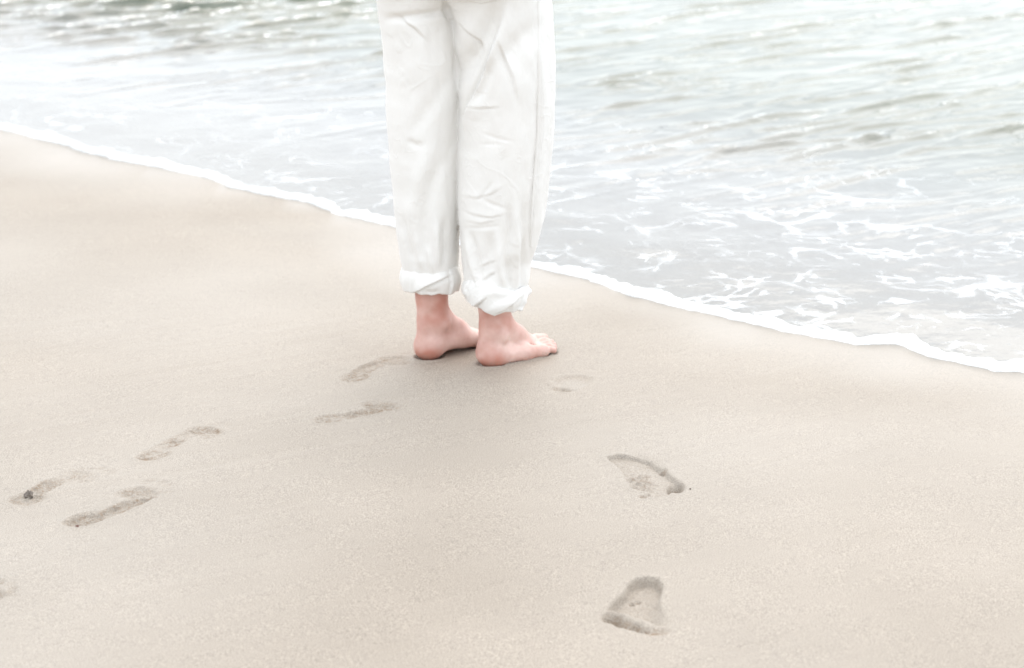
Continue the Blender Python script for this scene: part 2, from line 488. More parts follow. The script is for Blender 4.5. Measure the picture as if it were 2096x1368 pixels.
# faint wind and backwash streaks running down the beach
c40, s40 = math.cos(0.62), math.sin(0.62)
Z += near * 0.0007 * fbm((GX * c40 + GY * s40) * 3.0, (-GX * s40 + GY * c40) * 26.0, 3) * smooth(0, -0.2, OFF)
DIST_SHADE = np.zeros_like(Z)
owner = np.full(Z.shape, -1, dtype=np.int8)
for n, P in enumerate(prints):
    a = ground(*P['h'])[:2]; b = ground(*P['t'])[:2]
    ax = b - a; L = np.linalg.norm(ax); ax = ax / L
    perp = np.array([ax[1], -ax[0]]) * P['side']          # towards the little toe
    mid = (a + b) / 2
    ws = (slice(*np.searchsorted(gx, (mid[0] - 0.24, mid[0] + 0.24))), slice(*np.searchsorted(gy, (mid[1] - 0.24, mid[1] + 0.24))))
    GXw, GYw, Zw, Dw, Ow = GX[ws], GY[ws], Z[ws], DIST_SHADE[ws], owner[ws]
    rough = fbm(GXw * 95, GYw * 95, 3); crumb = np.clip(fbm(GXw * 150 + 5, GYw * 150, 2), 0, 1)
    u = (((GXw - a[0]) * ax[0] + (GYw - a[1]) * ax[1]) / L) * 0.24
    v = ((GXw - a[0]) * perp[0] + (GYw - a[1]) * perp[1]) / P.get('wide', 1.0)
    wob = 0.0035 * fbm(GXw * 28 + n * 3.7, GYw * 28, 3)
    zone = (u > -0.035) & (u < 0.275) & (np.abs(v) < 0.085)
    fade = smooth(0.275, 0.255, u) * smooth(-0.035, -0.02, u) * smooth(0.085, 0.07, np.abs(v))
    if 'poly' in P:
        zi = np.nonzero(zone)
        xx = GXw[zi] + wob[zi] * 0.5; yy = GYw[zi] + wob[zi]
        sdv = ring_dist(xx, yy, [ground(*q)[:2] for q in P['poly']])
        m_ = smooth(0.001, -P['edge'], sdv)
        if 'soft' in P:
            pxx, pyy = project(np.stack([xx, yy, xx * 0], -1))
            m_ = m_ * (1 - 0.9 * smooth(*P['soft'], pxx) * smooth(1200, 1225, pyy))
        dz = -P['d'] * m_ + 0.0009 * np.exp(-((sdv - 0.006) / 0.006) ** 2)
        dis = 0.15 * m_
        for (qx, qy, rx_, ry_, dep) in P['pits']:
            c0 = ground(qx, qy); ex = abs(ground(qx + rx_, qy)[0] - c0[0]); ey = abs(ground(qx, qy - ry_)[1] - c0[1])
            g_ = np.exp(-(((xx - c0[0]) / ex) ** 2 + ((yy - c0[1]) / ey) ** 2) ** 2)
            dz -= 1.4 * dep * g_; dis = np.maximum(dis, 0.8 * g_)  # shade inside the pit painted in as a dark tint
        for pts, hw, hgt_ in P['ridges']:
            gp_ = [ground(*q)[:2] for q in pts]; best = np.full(xx.shape, 1e9)
            for a_, b_ in zip(gp_[:-1], gp_[1:]):
                e_ = b_ - a_; t_ = np.clip(((xx - a_[0]) * e_[0] + (yy - a_[1]) * e_[1]) / (e_ @ e_), 0, 1)
                best = np.minimum(best, np.hypot(xx - a_[0] - t_ * e_[0], yy - a_[1] - t_ * e_[1]))
            dz += hgt_ * np.exp(-(best / (hw / 1050.0 * 1.6)) ** 2)
        for (qx, qy, rx_, ry_) in P.get('crumbs', []):
            c0 = ground(qx, qy); ex = abs(ground(qx + rx_, qy)[0] - c0[0]); ey = abs(ground(qx, qy - ry_)[1] - c0[1])
            g_ = np.exp(-(((xx - c0[0]) / ex) ** 2 + ((yy - c0[1]) / ey) ** 2) ** 2)
            dz += g_ * (0.0035 * crumb[zi] + 0.0015 * rough[zi] + 0.002); dis = np.maximum(dis, g_ * np.clip(0.35 + 0.5 * rough[zi], 0, 0.9))
        dz += m_ * P['rough'] * (0.0010 * rough[zi] + 0.0015 * crumb[zi])
        Zw[zi] += dz * fade[zi]
        Dw[zi] = np.maximum(Dw[zi], dis * fade[zi])
        Ow[zone] = n
        continue
    hb = foot_field(u + wob, v + wob * 0.8)
    broken = np.clip(0.95 + 0.6 * fbm(GXw * 17 + n * 2.1, GYw * 17, 3), 0.25, 1.2)
    m = 0
    for w_, q in zip(P['w'], hb): m = np.maximum(m, w_ * q)
    m = np.where(zone, m * broken, 0)
    inside = np.clip(m * 1.5, 0, 1)
    rim_u = foot_field(u * 0.90 + 0.011, v * 0.82)
    rm = np.where(zone, np.maximum.reduce([rim_u[0], rim_u[1], rim_u[2]]), 0)
    Zw += -P['d'] * m + np.where(zone, 0.0016 * np.clip(rm * broken - m * 1.5, 0, 1) * fade, 0)
    Zw += inside * P['rough'] * (0.0012 * rough + 0.0030 * crumb)
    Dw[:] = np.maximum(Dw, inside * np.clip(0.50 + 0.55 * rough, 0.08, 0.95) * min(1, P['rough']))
    Ow[zone] = n

# the hollow under the standing feet is set further down (FEET)
FEET = [dict(px=(876, 733), yaw=math.radians(50), side=-1), dict(px=(1003, 747), yaw=math.radians(45), side=1)]
for f in FEET:
    g = ground(*f['px'])[:2]
    f['dir'] = np.array([math.cos(f['yaw']), math.sin(f['yaw'])])
    f['lat'] = np.array([f['dir'][1], -f['dir'][0]]) * f['side']
    f['o'] = g - f['dir'] * 0.030
    u = (GX - f['o'][0]) * f['dir'][0] + (GY - f['o'][1]) * f['dir'][1]
    v = (GX - f['o'][0]) * f['lat'][0] + (GY - f['o'][1]) * f['lat'][1]
    u = u / 0.95
    z_ = np.maximum.reduce(foot_field(u, v))
    big = np.maximum.reduce(foot_field(u * 0.88 + 0.014, v * 0.78)[:3])
    Z += 0.0035 * np.clip(big - 1.3 * z_, 0, 1) - 0.005 * z_
WET = np.clip(smooth(-0.75, -0.02, OFF) * (0.75 + 0.5 * fbm(GX * 1.7, GY * 1.7, 3)), 0, 1)
WET = np.maximum(WET, smooth(-0.06, 0.0, OFF))
# a shallow print near the right foot still holds a film of water
gp = ground(1172, 788)[:2]
WET = np.maximum(WET, 0.5 * smooth(0.050, 0.02, np.hypot(GX - gp[0], (GY - gp[1]) * 0.7)))
WET = np.maximum(WET, 0.28 + 0.22 * fbm(GX * 0.9 + 4, GY * 0.9, 3))
V = np.stack([GX, GY, Z], -1).reshape(-1, 3)
F = grid_faces(len(gx), len(gy))
fo = owner.reshape(-1)[F].min(1)
fo = np.where(owner.reshape(-1)[F].min(1) == owner.reshape(-1)[F].max(1), fo, -1)
def submesh(name, sel, parent=None):
    f = F[sel]; ids, inv = np.unique(f, return_inverse=True)
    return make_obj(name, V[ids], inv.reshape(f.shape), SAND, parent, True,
                    dict(wet=WET.reshape(-1)[ids], disturbed_and_shade=DIST_SHADE.reshape(-1)[ids]))
sand = submesh("sand", fo == -1)
sand['kind'] = 'structure'
plabels = {6: "deep footprint with heel and toes pressed in near the camera", 8: "faint footprint holding a film of water right of the bare feet"}
for n in range(len(prints)):
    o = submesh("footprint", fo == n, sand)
    if n in plabels: o['label'] = plabels[n]

# ------------------------------------------------------------------ sea
tg = graded(-5.2, 4.6, 0.016, 2500, 1.18)
sg = [0.0]; d = 0.010
while sg[-1] < 9.5:
    sg.append(sg[-1] + d); d = min(d * 1.006, 0.035)
while sg[-1] < 4000:
    d *= 1.2; sg.append(sg[-1] + d)
sg = np.array(sg)
TG, SG = np.meshgrid(tg, sg, indexing='ij')
S0 = shore_s(TG) * np.exp(-SG / 40.0)
SX = ORG[0] + TG * ET[0] + (SG + S0) * ES[0]
SY = ORG[1] + TG * ET[1] + (SG + S0) * ES[1]
rs = np.random.RandomState(11)
hh = np.zeros_like(SX)
for i in range(30):                                   # gentle ripples everywhere
    lam = 0.12 * (6.0 ** rs.rand())
    ang = math.radians(-48 + rs.normal() * 28)
    k = 2 * math.pi / lam
    ph = k * (SX * math.cos(ang) + SY * math.sin(ang)) + rs.rand() * 6.283 + 0.5 * fbm(SX * 0.7 + i, SY * 0.7, 2)
    hh += lam * 0.0013 * np.sin(ph)
for i in range(24):                                   # short steep crests, each only here and there
    lam = 0.12 * (2.8 ** rs.rand())
    ang = math.radians(-50 + rs.normal() * 13)
    ca, sa = math.cos(ang), math.sin(ang)
    k = 2 * math.pi / lam
    al, ac = -SX * sa + SY * ca, SX * ca + SY * sa
    ph = k * ac + rs.rand() * 6.283 + 1.1 * fbm(al * 1.6 + i * 3.1, ac * 1.0, 3)
    patchy = smooth(0.36, 0.85, fbm(al * 1.25 + i * 5.7, ac * 5.0 + i * 1.3, 3))
    hh += lam * 0.055 * (0.6 + 0.8 * rs.rand()) * np.exp(13.0 * (np.cos(ph) - 1)) * patchy
group = 0.52 + 0.85 * smooth(0.3, -2.2, SX) * smooth(6.0, 8.5, SY) + 0.32 * np.clip(fbm(SX * 0.55 + 3, SY * 0.55 + 1, 3), 0, 1)
damp = smooth(60, 12, np.hypot(SX, SY))
ramp = smooth(0.35, 2.0, SG)
SZ = 0.004 + 0.006 * smooth(0, 0.4, SG) + hh * ramp * group * damp
SZ += 0.0012 * fbm(SX * 6, SY * 6, 3) * smooth(0.03, 0.3, SG) * damp
SZ[:, 0] = -0.002
LACE = smooth(0.0, 0.05, SG) * smooth(1.9, 0.35, SG + 0.35 * fbm(SX * 0.9, SY * 0.9, 3))
LACE = LACE * (0.40 + 0.62 * smooth(-1.8, 1.2, TG)) + 0.16 * smooth(2.6, 1.2, SG) * np.clip(fbm(SX * 1.2 + 7, SY * 1.2, 3), 0, 1)
water = make_obj("sea_water", np.stack([SX, SY, SZ], -1).reshape(-1, 3), grid_faces(len(tg), len(sg)), WATER, None, True,
                 dict(shore=SG.reshape(-1), lace=LACE.reshape(-1)))
water['kind'] = 'structure'

# the bead of foam along the water's edge
tf = np.arange(-10.0, 7.0, 0.006)
prof = np.linspace(0, 1, 30)
TF, PF = np.meshgrid(tf, prof, indexing='ij')
wid = 0.026 + 0.008 * smooth(-1.5, 1.5, TF) + 0.018 * fbm(TF * 2.3, TF * 0 + 2, 3) + 0.013 * fbm(TF * 22, TF * 0, 3)
wid = np.maximum(wid, 0.016)
sl = -0.012 + 0.004 * fbm(TF * 30, TF * 0 + 5, 3) + PF * wid + 0.01 * fbm(TF * 22, PF * 3, 2) * PF
hgt = np.sin(np.clip(PF * 2.2, 0, math.pi / 2)) ** 0.7 * (1 - smooth(0.35, 1.0, PF)) * 0.018
FX = ORG[0] + TF * ET[0] + (sl + shore_s(TF)) * ES[0]
FY = ORG[1] + TF * ET[1] + (sl + shore_s(TF)) * ES[1]
lump = fbm(FX * 55, FY * 55, 3)
FZ = -0.003 + hgt * (1 + 0.45 * fbm(FX * 12, FY * 12, 2)) + 0.0028 * lump * smooth(0, 0.12, PF) + 0.006 * smooth(0.1, 0.3, PF)
FZ[:, -1] = -0.012
foam = make_obj("sea_foam", np.stack([FX, FY, FZ], -1).reshape(-1, 3), grid_faces(len(tf), len(prof)), FOAM)
foam['kind'] = 'stuff'
foam['label'] = "band of white foam along the water's edge"

# ------------------------------------------------------------------ person
base = (FEET[0]['o'] + FEET[1]['o']) / 2
person = bpy.data.objects.new("person", None)
COL.objects.link(person)
person['label'] = "person in rolled-up white trousers standing barefoot on the sand facing the water"
person['category'] = "person"

def foot_sdf(u, v, w):
    P = np.stack([u, v, w], -1)
    d = ellipsoid(P, (0.033, 0.0, 0.026), (0.034, 0.0305, 0.030))
    def add(q, k=0.014):
        nonlocal d
        d = smin(d, q, k)
    add(cone(P, (0.040, 0, 0.030), (0.046, 0, 0.080), 0.028, 0.030))
    add(cone(P, (0.048, 0, 0.080), (0.046, 0, 0.135), 0.0315, 0.0325))
    add(cone(P, (0.046, 0, 0.135), (0.040, 0, 0.30), 0.0325, 0.052))
    add(cone(P, (0.014, 0, 0.045), (0.020, 0, 0.16), 0.010, 0.012), 0.018)
    add(cone(P, (0.062, 0, 0.070), (0.120, -0.008, 0.042), 0.029, 0.0235), 0.02)
    add(cone(P, (0.058, -0.002, 0.095), (0.105, -0.008, 0.052), 0.026, 0.021), 0.02)
    add(cone(P, (0.120, -0.008, 0.042), (0.172, -0.012, 0.021), 0.0235, 0.0165), 0.02)
    add(cone(P, (0.040, 0.010, 0.021), (0.110, 0.026, 0.0165), 0.0225, 0.0165))
    add(cone(P, (0.110, 0.026, 0.0165), (0.165, 0.033, 0.0125), 0.0165, 0.0125))
    add(cone(P, (0.048, -0.010, 0.034), (0.120, -0.024, 0.031), 0.024, 0.0185))
    add(cone(P, (0.120, -0.024, 0.031), (0.180, -0.030, 0.0165), 0.0185, 0.0165))
    add(cone(P, (0.180, -0.028, 0.0145), (0.166, 0.031, 0.0115), 0.0145, 0.0115), 0.012)
    add(ellipsoid(P, (0.046, 0.0295, 0.066), (0.011, 0.0095, 0.013)), 0.010)
    add(ellipsoid(P, (0.054, -0.0290, 0.078), (0.012, 0.0105, 0.014)), 0.010)
    add(cone(P, (0.16, -0.012, 0.034), (0.19, -0.026, 0.024), 0.006, 0.005), 0.010)      # tendon of the big toe
    toes = [((0.186, -0.030, 0.0155, .0125), (0.210, -0.029, 0.019, .0112), (0.230, -0.026, 0.0165, .0112)),
            ((0.184, -0.012, 0.0140, .0090), (0.213, -0.007, 0.018, .0080), (0.231, -0.004, 0.0100, .0082)),
            ((0.178, 0.003, 0.0135, .0085), (0.205, 0.009, 0.0165, .0075), (0.222, 0.012, 0.0090, .0078)),
            ((0.171, 0.017, 0.0125, .0080), (0.195, 0.023, 0.0150, .0070), (0.210, 0.025, 0.0082, .0073)),
            ((0.161, 0.030, 0.0115, .0078), (0.182, 0.036, 0.0130, .0068), (0.196, 0.037, 0.0078, .0070))]
    for tz in toes:
        q = None
        for a, b in zip(tz[:-1], tz[1:]):
            c = cone(P, a[:3], b[:3], a[3], b[3])
            q = c if q is None else smin(q, c, 0.003)
        d = smin(d, q, 0.0045)
    return np.maximum(d, -(w + 0.005))       # flattened against the sand

def leg_rows(rows, depth):
    """rows of (py, left px, right px, depth radius) -> z, cx, cy, rx, ry"""
    out = []
    for py, xl, xr, ry in rows:
        Y = depth(py)
        a = atY(xl, py, Y); b = atY(xr, py, Y)
        out.append(((a[2] + b[2]) / 2, (a[0] + b[0]) / 2, Y, (b[0] - a[0]) / 2, ry))
    return np.array(sorted(out))

aL = FEET[0]['o'] + FEET[0]['dir'] * 0.045
aR = FEET[1]['o'] + FEET[1]['dir'] * 0.045
depL = lambda py: np.interp(py, [-150, 600], [aL[1] + 0.03, aL[1] + 0.0])
depR = lambda py: np.interp(py, [-150, 640], [aR[1] + 0.04, aR[1] + 0.0])
rowsL = leg_rows([(-160, 800, 930, .10), (-60, 768, 936, .105), (0, 771, 940, .105), (60, 780, 948, .10), (120, 786, 951, .098), (200, 791, 953, .093),
                  (300, 797, 951, .088), (400, 805, 948, .085), (470, 812, 944, .080), (520, 819, 940, .074), (550, 823, 938, .067), (585, 838, 928, .056)], depL)
rowsR = leg_rows([(-160, 955, 1100, .11), (-60, 925, 1122, .12), (0, 915, 1130, .12), (60, 927, 1135, .118), (110, 934, 1137, .115), (200, 940, 1136, .108),
                  (300, 939, 1130, .100), (400, 937, 1124, .095), (450, 938, 1116, .090), (500, 941, 1101, .083), (535, 945, 1088, .075), (570, 950, 1084, .070), (620, 966, 1072, .058)], depR)

# --- body: feet, legs and trunk in one surface
def fill(step_lo, step_hi, a, b, cut):
    lo = np.arange(a, cut, step_lo); hi = np.arange(cut, b, step_hi)
    return np.concatenate([lo, hi])
bx = np.arange(-0.40, 0.20, 0.0024); by = np.arange(4.80, 5.24, 0.0024)
bz = fill(0.0024, 0.012, -0.008, 1.70, 0.19)
BX, BY, BZ = np.meshgrid(bx, by, bz, indexing='ij')
D = np.full(BX.shape, 1.0, dtype=np.float64)
for f, rows in zip(FEET, (rowsL, rowsR)):
    nz = np.searchsorted(bz, 0.26)
    bxs = slice(*np.searchsorted(bx, (f['o'][0] - 0.10, f['o'][0] + 0.26)))
    bys = slice(*np.searchsorted(by, (f['o'][1] - 0.10, f['o'][1] + 0.27)))
    sub = (bxs, bys, slice(0, nz))
    x_ = BX[sub] - f['o'][0]; y_ = BY[sub] - f['o'][1]
    u = x_ * f['dir'][0] + y_ * f['dir'][1]; v = x_ * f['lat'][0] + y_ * f['lat'][1]
    D[sub] = np.minimum(D[sub], foot_sdf(u / 0.95, v, BZ[sub]))
    # the leg above, inside the trousers
    up = slice(np.searchsorted(bz, 0.16), np.searchsorted(bz, 0.98))
    zz = bz[up]
    an = f['o'] + f['dir'] * 0.044
    top = np.array([np.interp(0.80, rows[:, 0], rows[:, 1]), np.interp(0.80, rows[:, 0], rows[:, 2])])
    tt = np.clip((zz - 0.16) / 0.64, 0, 1)
    cx = an[0] + (top[0] - an[0]) * tt; cy = an[1] + (top[1] - an[1]) * tt
    rr = np.interp(zz, [0.16, 0.22, 0.33, 0.46, 0.60, 0.80, 0.98], [0.034, 0.040, 0.048, 0.048, 0.056, 0.062, 0.04])
    q = np.hypot(BX[:, :, up] - cx, BY[:, :, up] - cy) - rr
    D[:, :, up] = smin(D[:, :, up], q, 0.01)
hipc = np.array([(rowsL[-1][1] + rowsR[-1][1]) / 2, (rowsL[-1][2] + rowsR[-1][2]) / 2])
FACE = math.radians(55)
FD = np.array([math.cos(FACE), math.sin(FACE)]); RD = np.array([FD[1], -FD[0]])      # facing, and the person's right
up = slice(np.searchsorted(bz, 0.70), len(bz))
P3 = np.stack([(BX[:, :, up] - hipc[0]) * RD[0] + (BY[:, :, up] - hipc[1]) * RD[1],
               (BX[:, :, up] - hipc[0]) * FD[0] + (BY[:, :, up] - hipc[1]) * FD[1], BZ[:, :, up]], -1)
def arm(P, sx, grow=0.0, k=0.02):
    q = cone(P, (0.145 * sx, -0.01, 1.345), (0.205 * sx, -0.045, 1.09), 0.044 + grow, 0.034 + grow)
    return smin(q, cone(P, (0.205 * sx, -0.045, 1.09), (0.165 * sx, 0.085, 0.915), 0.034 + grow, 0.026 + grow), k)      # hands in the front pockets
dd = smin(D[:, :, up], ellipsoid(P3, (0, 0, 0.90), (0.135, 0.085, 0.13)), 0.03)
for q, k_ in ((ellipsoid(P3, (0, 0, 1.04), (0.115, 0.08, 0.16)), .05), (ellipsoid(P3, (0, 0, 1.24), (0.135, 0.092, 0.17)), .06),
              (cone(P3, (-0.12, -0.01, 1.345), (0.12, -0.01, 1.345), 0.048, 0.048), .05), (cone(P3, (0, -0.01, 1.36), (0, 0.01, 1.46), 0.046, 0.044), .03),
              (ellipsoid(P3, (0, 0.02, 1.56), (0.072, 0.092, 0.108)), .03), (ellipsoid(P3, (0, 0.062, 1.49), (0.042, 0.040, 0.040)), .03),
              (cone(P3, (0, 0.112, 1.575), (0, 0.128, 1.535), 0.008, 0.012), .012), (ellipsoid(P3, (0.073, 0.005, 1.55), (0.010, 0.022, 0.032)), .008),
              (ellipsoid(P3, (-0.073, 0.005, 1.55), (0.010, 0.022, 0.032)), .008), (cone(P3, (-0.018, 0.103, 1.503), (0.018, 0.103, 1.503), .006, .006), .006),
              (arm(P3, 1), .03), (arm(P3, -1), .03)):
    dd = smin(dd, q, k_)
for sx in (-1, 1):
    dd = np.maximum(dd, -ellipsoid(P3, (0.031 * sx, 0.122, 1.563), (0.017, 0.016, 0.011)))
    dd = smin(dd, ellipsoid(P3, (0.031 * sx, 0.094, 1.563), (0.013, 0.013, 0.013)), 0.003)
D[:, :, up] = dd
Vb, Qb = surface_nets(D, bx, by, bz)
Vb = laplace(Vb, Qb, 2, 0.5)
flush_and_shade = 0.55 * smooth(0.035, 0.0, Vb[:, 2]) + 0.6 * smooth(0.04, 0.10, Vb[:, 2]) * smooth(0.20, 0.13, Vb[:, 2])  # red soles and ankles, with the cuffs' shade painted in at the ankles
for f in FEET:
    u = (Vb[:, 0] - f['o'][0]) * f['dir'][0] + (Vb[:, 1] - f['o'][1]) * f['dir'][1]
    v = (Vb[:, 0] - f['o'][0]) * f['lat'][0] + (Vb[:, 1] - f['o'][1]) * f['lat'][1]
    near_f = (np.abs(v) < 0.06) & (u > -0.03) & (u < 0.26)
    flush_and_shade += near_f * (0.6 * smooth(0.06, 0.0, u) * smooth(0.075, 0.02, Vb[:, 2]) + 0.3 * smooth(0.20, 0.225, u))
flush_and_shade = np.clip(flush_and_shade * (0.75 + 0.5 * fbm(Vb[:, 0] * 40, Vb[:, 2] * 40 + Vb[:, 1] * 30, 2)), 0, 0.9)
person.location = (base[0], base[1], 0)
bpy.context.view_layer.update()
PO = np.array([base[0], base[1], 0.0])
body = make_obj("body", Vb - PO, Qb, SKIN, person, True, dict(flush_and_shade=flush_and_shade, sandy=np.clip(smooth(0.022, 0.0, Vb[:, 2]) * (0.5 + fbm(Vb[:, 0] * 30, Vb[:, 1] * 30, 2)), 0, 1)))
body['label'] = "bare pink feet and ankles below the rolled cuffs"

for f in FEET:
    for (u0, v0, w0, lu, lv) in ((0.2335, -0.0255, 0.0240, .0070, .0068), (0.2330, -0.0035, 0.0165, .0045, .0042), (0.2240, 0.0125, 0.0150, .0042, .0038),
                                 (0.2120, 0.0255, 0.0140, .0040, .0036), (0.1975, 0.0375, 0.0132, .0036, .0032)):
        A_, B_ = np.meshgrid(np.linspace(0, 2 * math.pi, 16, endpoint=False), np.linspace(0, math.pi, 7), indexing='ij')
        du = lu * np.sin(B_) * np.cos(A_); dv = lv * np.sin(B_) * np.sin(A_); dw = 0.0022 * np.cos(B_) - du * 0.35
        cu = np.stack([(u0 + du) * 0.95, v0 + dv, w0 + dw - 30 * dv ** 2], -1).reshape(-1, 3)
        wv = np.stack([f['o'][0] + cu[:, 0] * f['dir'][0] + cu[:, 1] * f['lat'][0], f['o'][1] + cu[:, 0] * f['dir'][1] + cu[:, 1] * f['lat'][1], cu[:, 2]], 1)
        make_obj('toenail', wv - PO, grid_faces(16, 7, True), NAIL, body)

# --- shirt and hair, above the picture
ux = np.arange(-0.46, 0.26, 0.008); uy = np.arange(4.68, 5.32, 0.008); uz = np.arange(0.88, 1.72, 0.008)
UX, UY, UZ = np.meshgrid(ux, uy, uz, indexing='ij')
PU = np.stack([(UX - hipc[0]) * RD[0] + (UY - hipc[1]) * RD[1], (UX - hipc[0]) * FD[0] + (UY - hipc[1]) * FD[1], UZ], -1)
sh = smin(ellipsoid(PU, (0, 0, 1.24), (0.155, 0.112, 0.20)), cone(PU, (-0.12, -0.01, 1.345), (0.12, -0.01, 1.345), 0.058, 0.058), 0.05)
sh = smin(sh, np.maximum((np.hypot(PU[..., 0] / 0.165, PU[..., 1] / 0.125) - 1) * 0.12, np.abs(UZ - 1.06) - 0.07), 0.05)
for sx in (-1, 1): sh = smin(sh, arm(PU, sx, 0.012), 0.03)
sh = np.maximum(sh, -cone(PU, (0, -0.01, 1.40), (0, 0.02, 1.50), 0.058, 0.075))
sv, sq = surface_nets(sh, ux, uy, uz)
sv = laplace(sv, sq, 2)
make_obj('shirt', sv - PO, sq, SHIRT, person)
ha = np.maximum(smin(ellipsoid(PU, (0, 0.0, 1.575), (0.086, 0.100, 0.115)), ellipsoid(PU, (0, -0.055, 1.50), (0.07, 0.05, 0.08)), 0.03),
                -ellipsoid(PU, (0, 0.11, 1.53), (0.066, 0.085, 0.095)))
hv, hq = surface_nets(ha, ux, uy, uz)
hn = vertex_normals(hv, hq)
make_obj('hair', laplace(hv, hq, 1) + hn * (0.004 * fbm(np.arctan2(hv[:, 1] - hipc[1], hv[:, 0] - hipc[0]) * 14, hv[:, 2] * 6, 2))[:, None] - PO, hq, HAIR, person)

# --- trousers
cxs = np.arange(-0.42, 0.24, 0.0030); cys = np.arange(4.74, 5.26, 0.0040); czs = np.arange(0.10, 1.06, 0.0030)
X, Y, Z3 = np.meshgrid(cxs, cys, czs, indexing='ij')
def leg_sdf(rows, ztop):
    z = czs
    I = lambda c: np.interp(z, rows[:, 0], rows[:, c])
    cx, cy, rx, ry = I(1), I(2), I(3), I(4)
    k = np.sqrt(((X - cx) / rx) ** 2 + ((Y - cy) / ry) ** 2)
    d = (k - 1) * np.minimum(rx, ry)
    return np.maximum(np.maximum(d, rows[0, 0] - Z3), Z3 - ztop)
T = smin(leg_sdf(rowsL, 0.90), leg_sdf(rowsR, 0.90), 0.006)
Q3 = np.stack([(X - hipc[0]) * RD[0] + (Y - hipc[1]) * RD[1], (X - hipc[0]) * FD[0] + (Y - hipc[1]) * FD[1], Z3], -1)
hip = ellipsoid(Q3, (0, 0.0, 0.905), (0.190, 0.135, 0.145))
waist = np.maximum((np.hypot(Q3[..., 0] / 0.155, Q3[..., 1] / 0.115) - 1) * 0.115, np.abs(Z3 - 0.97) - 0.07)
T = smin(T, smin(hip, waist, 0.05), 0.035)
for sx in (-1, 1):
    T = smin(T, ellipsoid(Q3, (0.082 * sx, -0.085, 0.865), (0.085, 0.075, 0.085)), 0.02)
T = np.maximum(T, Z3 - 1.04)
Vt, Qt = surface_nets(T, cxs, cys, czs)
Vt = laplace(Vt, Qt, 3, 0.5)
Nt = vertex_normals(Vt, Qt)

def strokes(V, N, items, facing=True):
    """push the cloth in or out along creases traced as lines; each is (points px, half width px, height mm, kind)"""
    px, py = project(V)
    toc = CAM - V; toc /= np.linalg.norm(toc, axis=1, keepdims=True)
    face = smooth(-0.05, 0.25, (N * toc).sum(1)) if facing else 1.0
    disp = np.zeros(len(V))
    for pts, hw, mm, kind in items:
        pts = np.array(pts, float)
        best = np.full(len(V), 1e9); sd = np.zeros(len(V)); tp = np.zeros(len(V))
        lens = np.linalg.norm(np.diff(pts, axis=0), axis=1); tot = lens.sum(); acc = 0
        for a, b, l in zip(pts[:-1], pts[1:], lens):
            ab = b - a
            t = np.clip(((px - a[0]) * ab[0] + (py - a[1]) * ab[1]) / (l * l), 0, 1)
            dx = px - a[0] - t * ab[0]; dy = py - a[1] - t * ab[1]
            dd = np.hypot(dx, dy)
            m = dd < best
            best[m] = dd[m]; tp[m] = (acc + t[m] * l) / tot
            sd[m] = np.sign(ab[0] * dy[m] - ab[1] * dx[m])
            acc += l
        taper = smooth(-0.02, 0.35, tp) * smooth(1.02, 0.65, tp)
        r = best / hw
        if kind == 'line':
            g = np.exp(-r * r)
        elif kind == 'edge':          # raised on the left of the stroke direction, falling off sharply across it
            g = np.where(sd < 0, np.exp(-(r / 2.2) ** 2), -0.6 * np.exp(-(r * 1.3) ** 2))
            g = np.where(r < 0.25, g * r / 0.25, g)
        disp += mm * 0.001 * g * taper
    return V + N * (disp * face)[:, None]

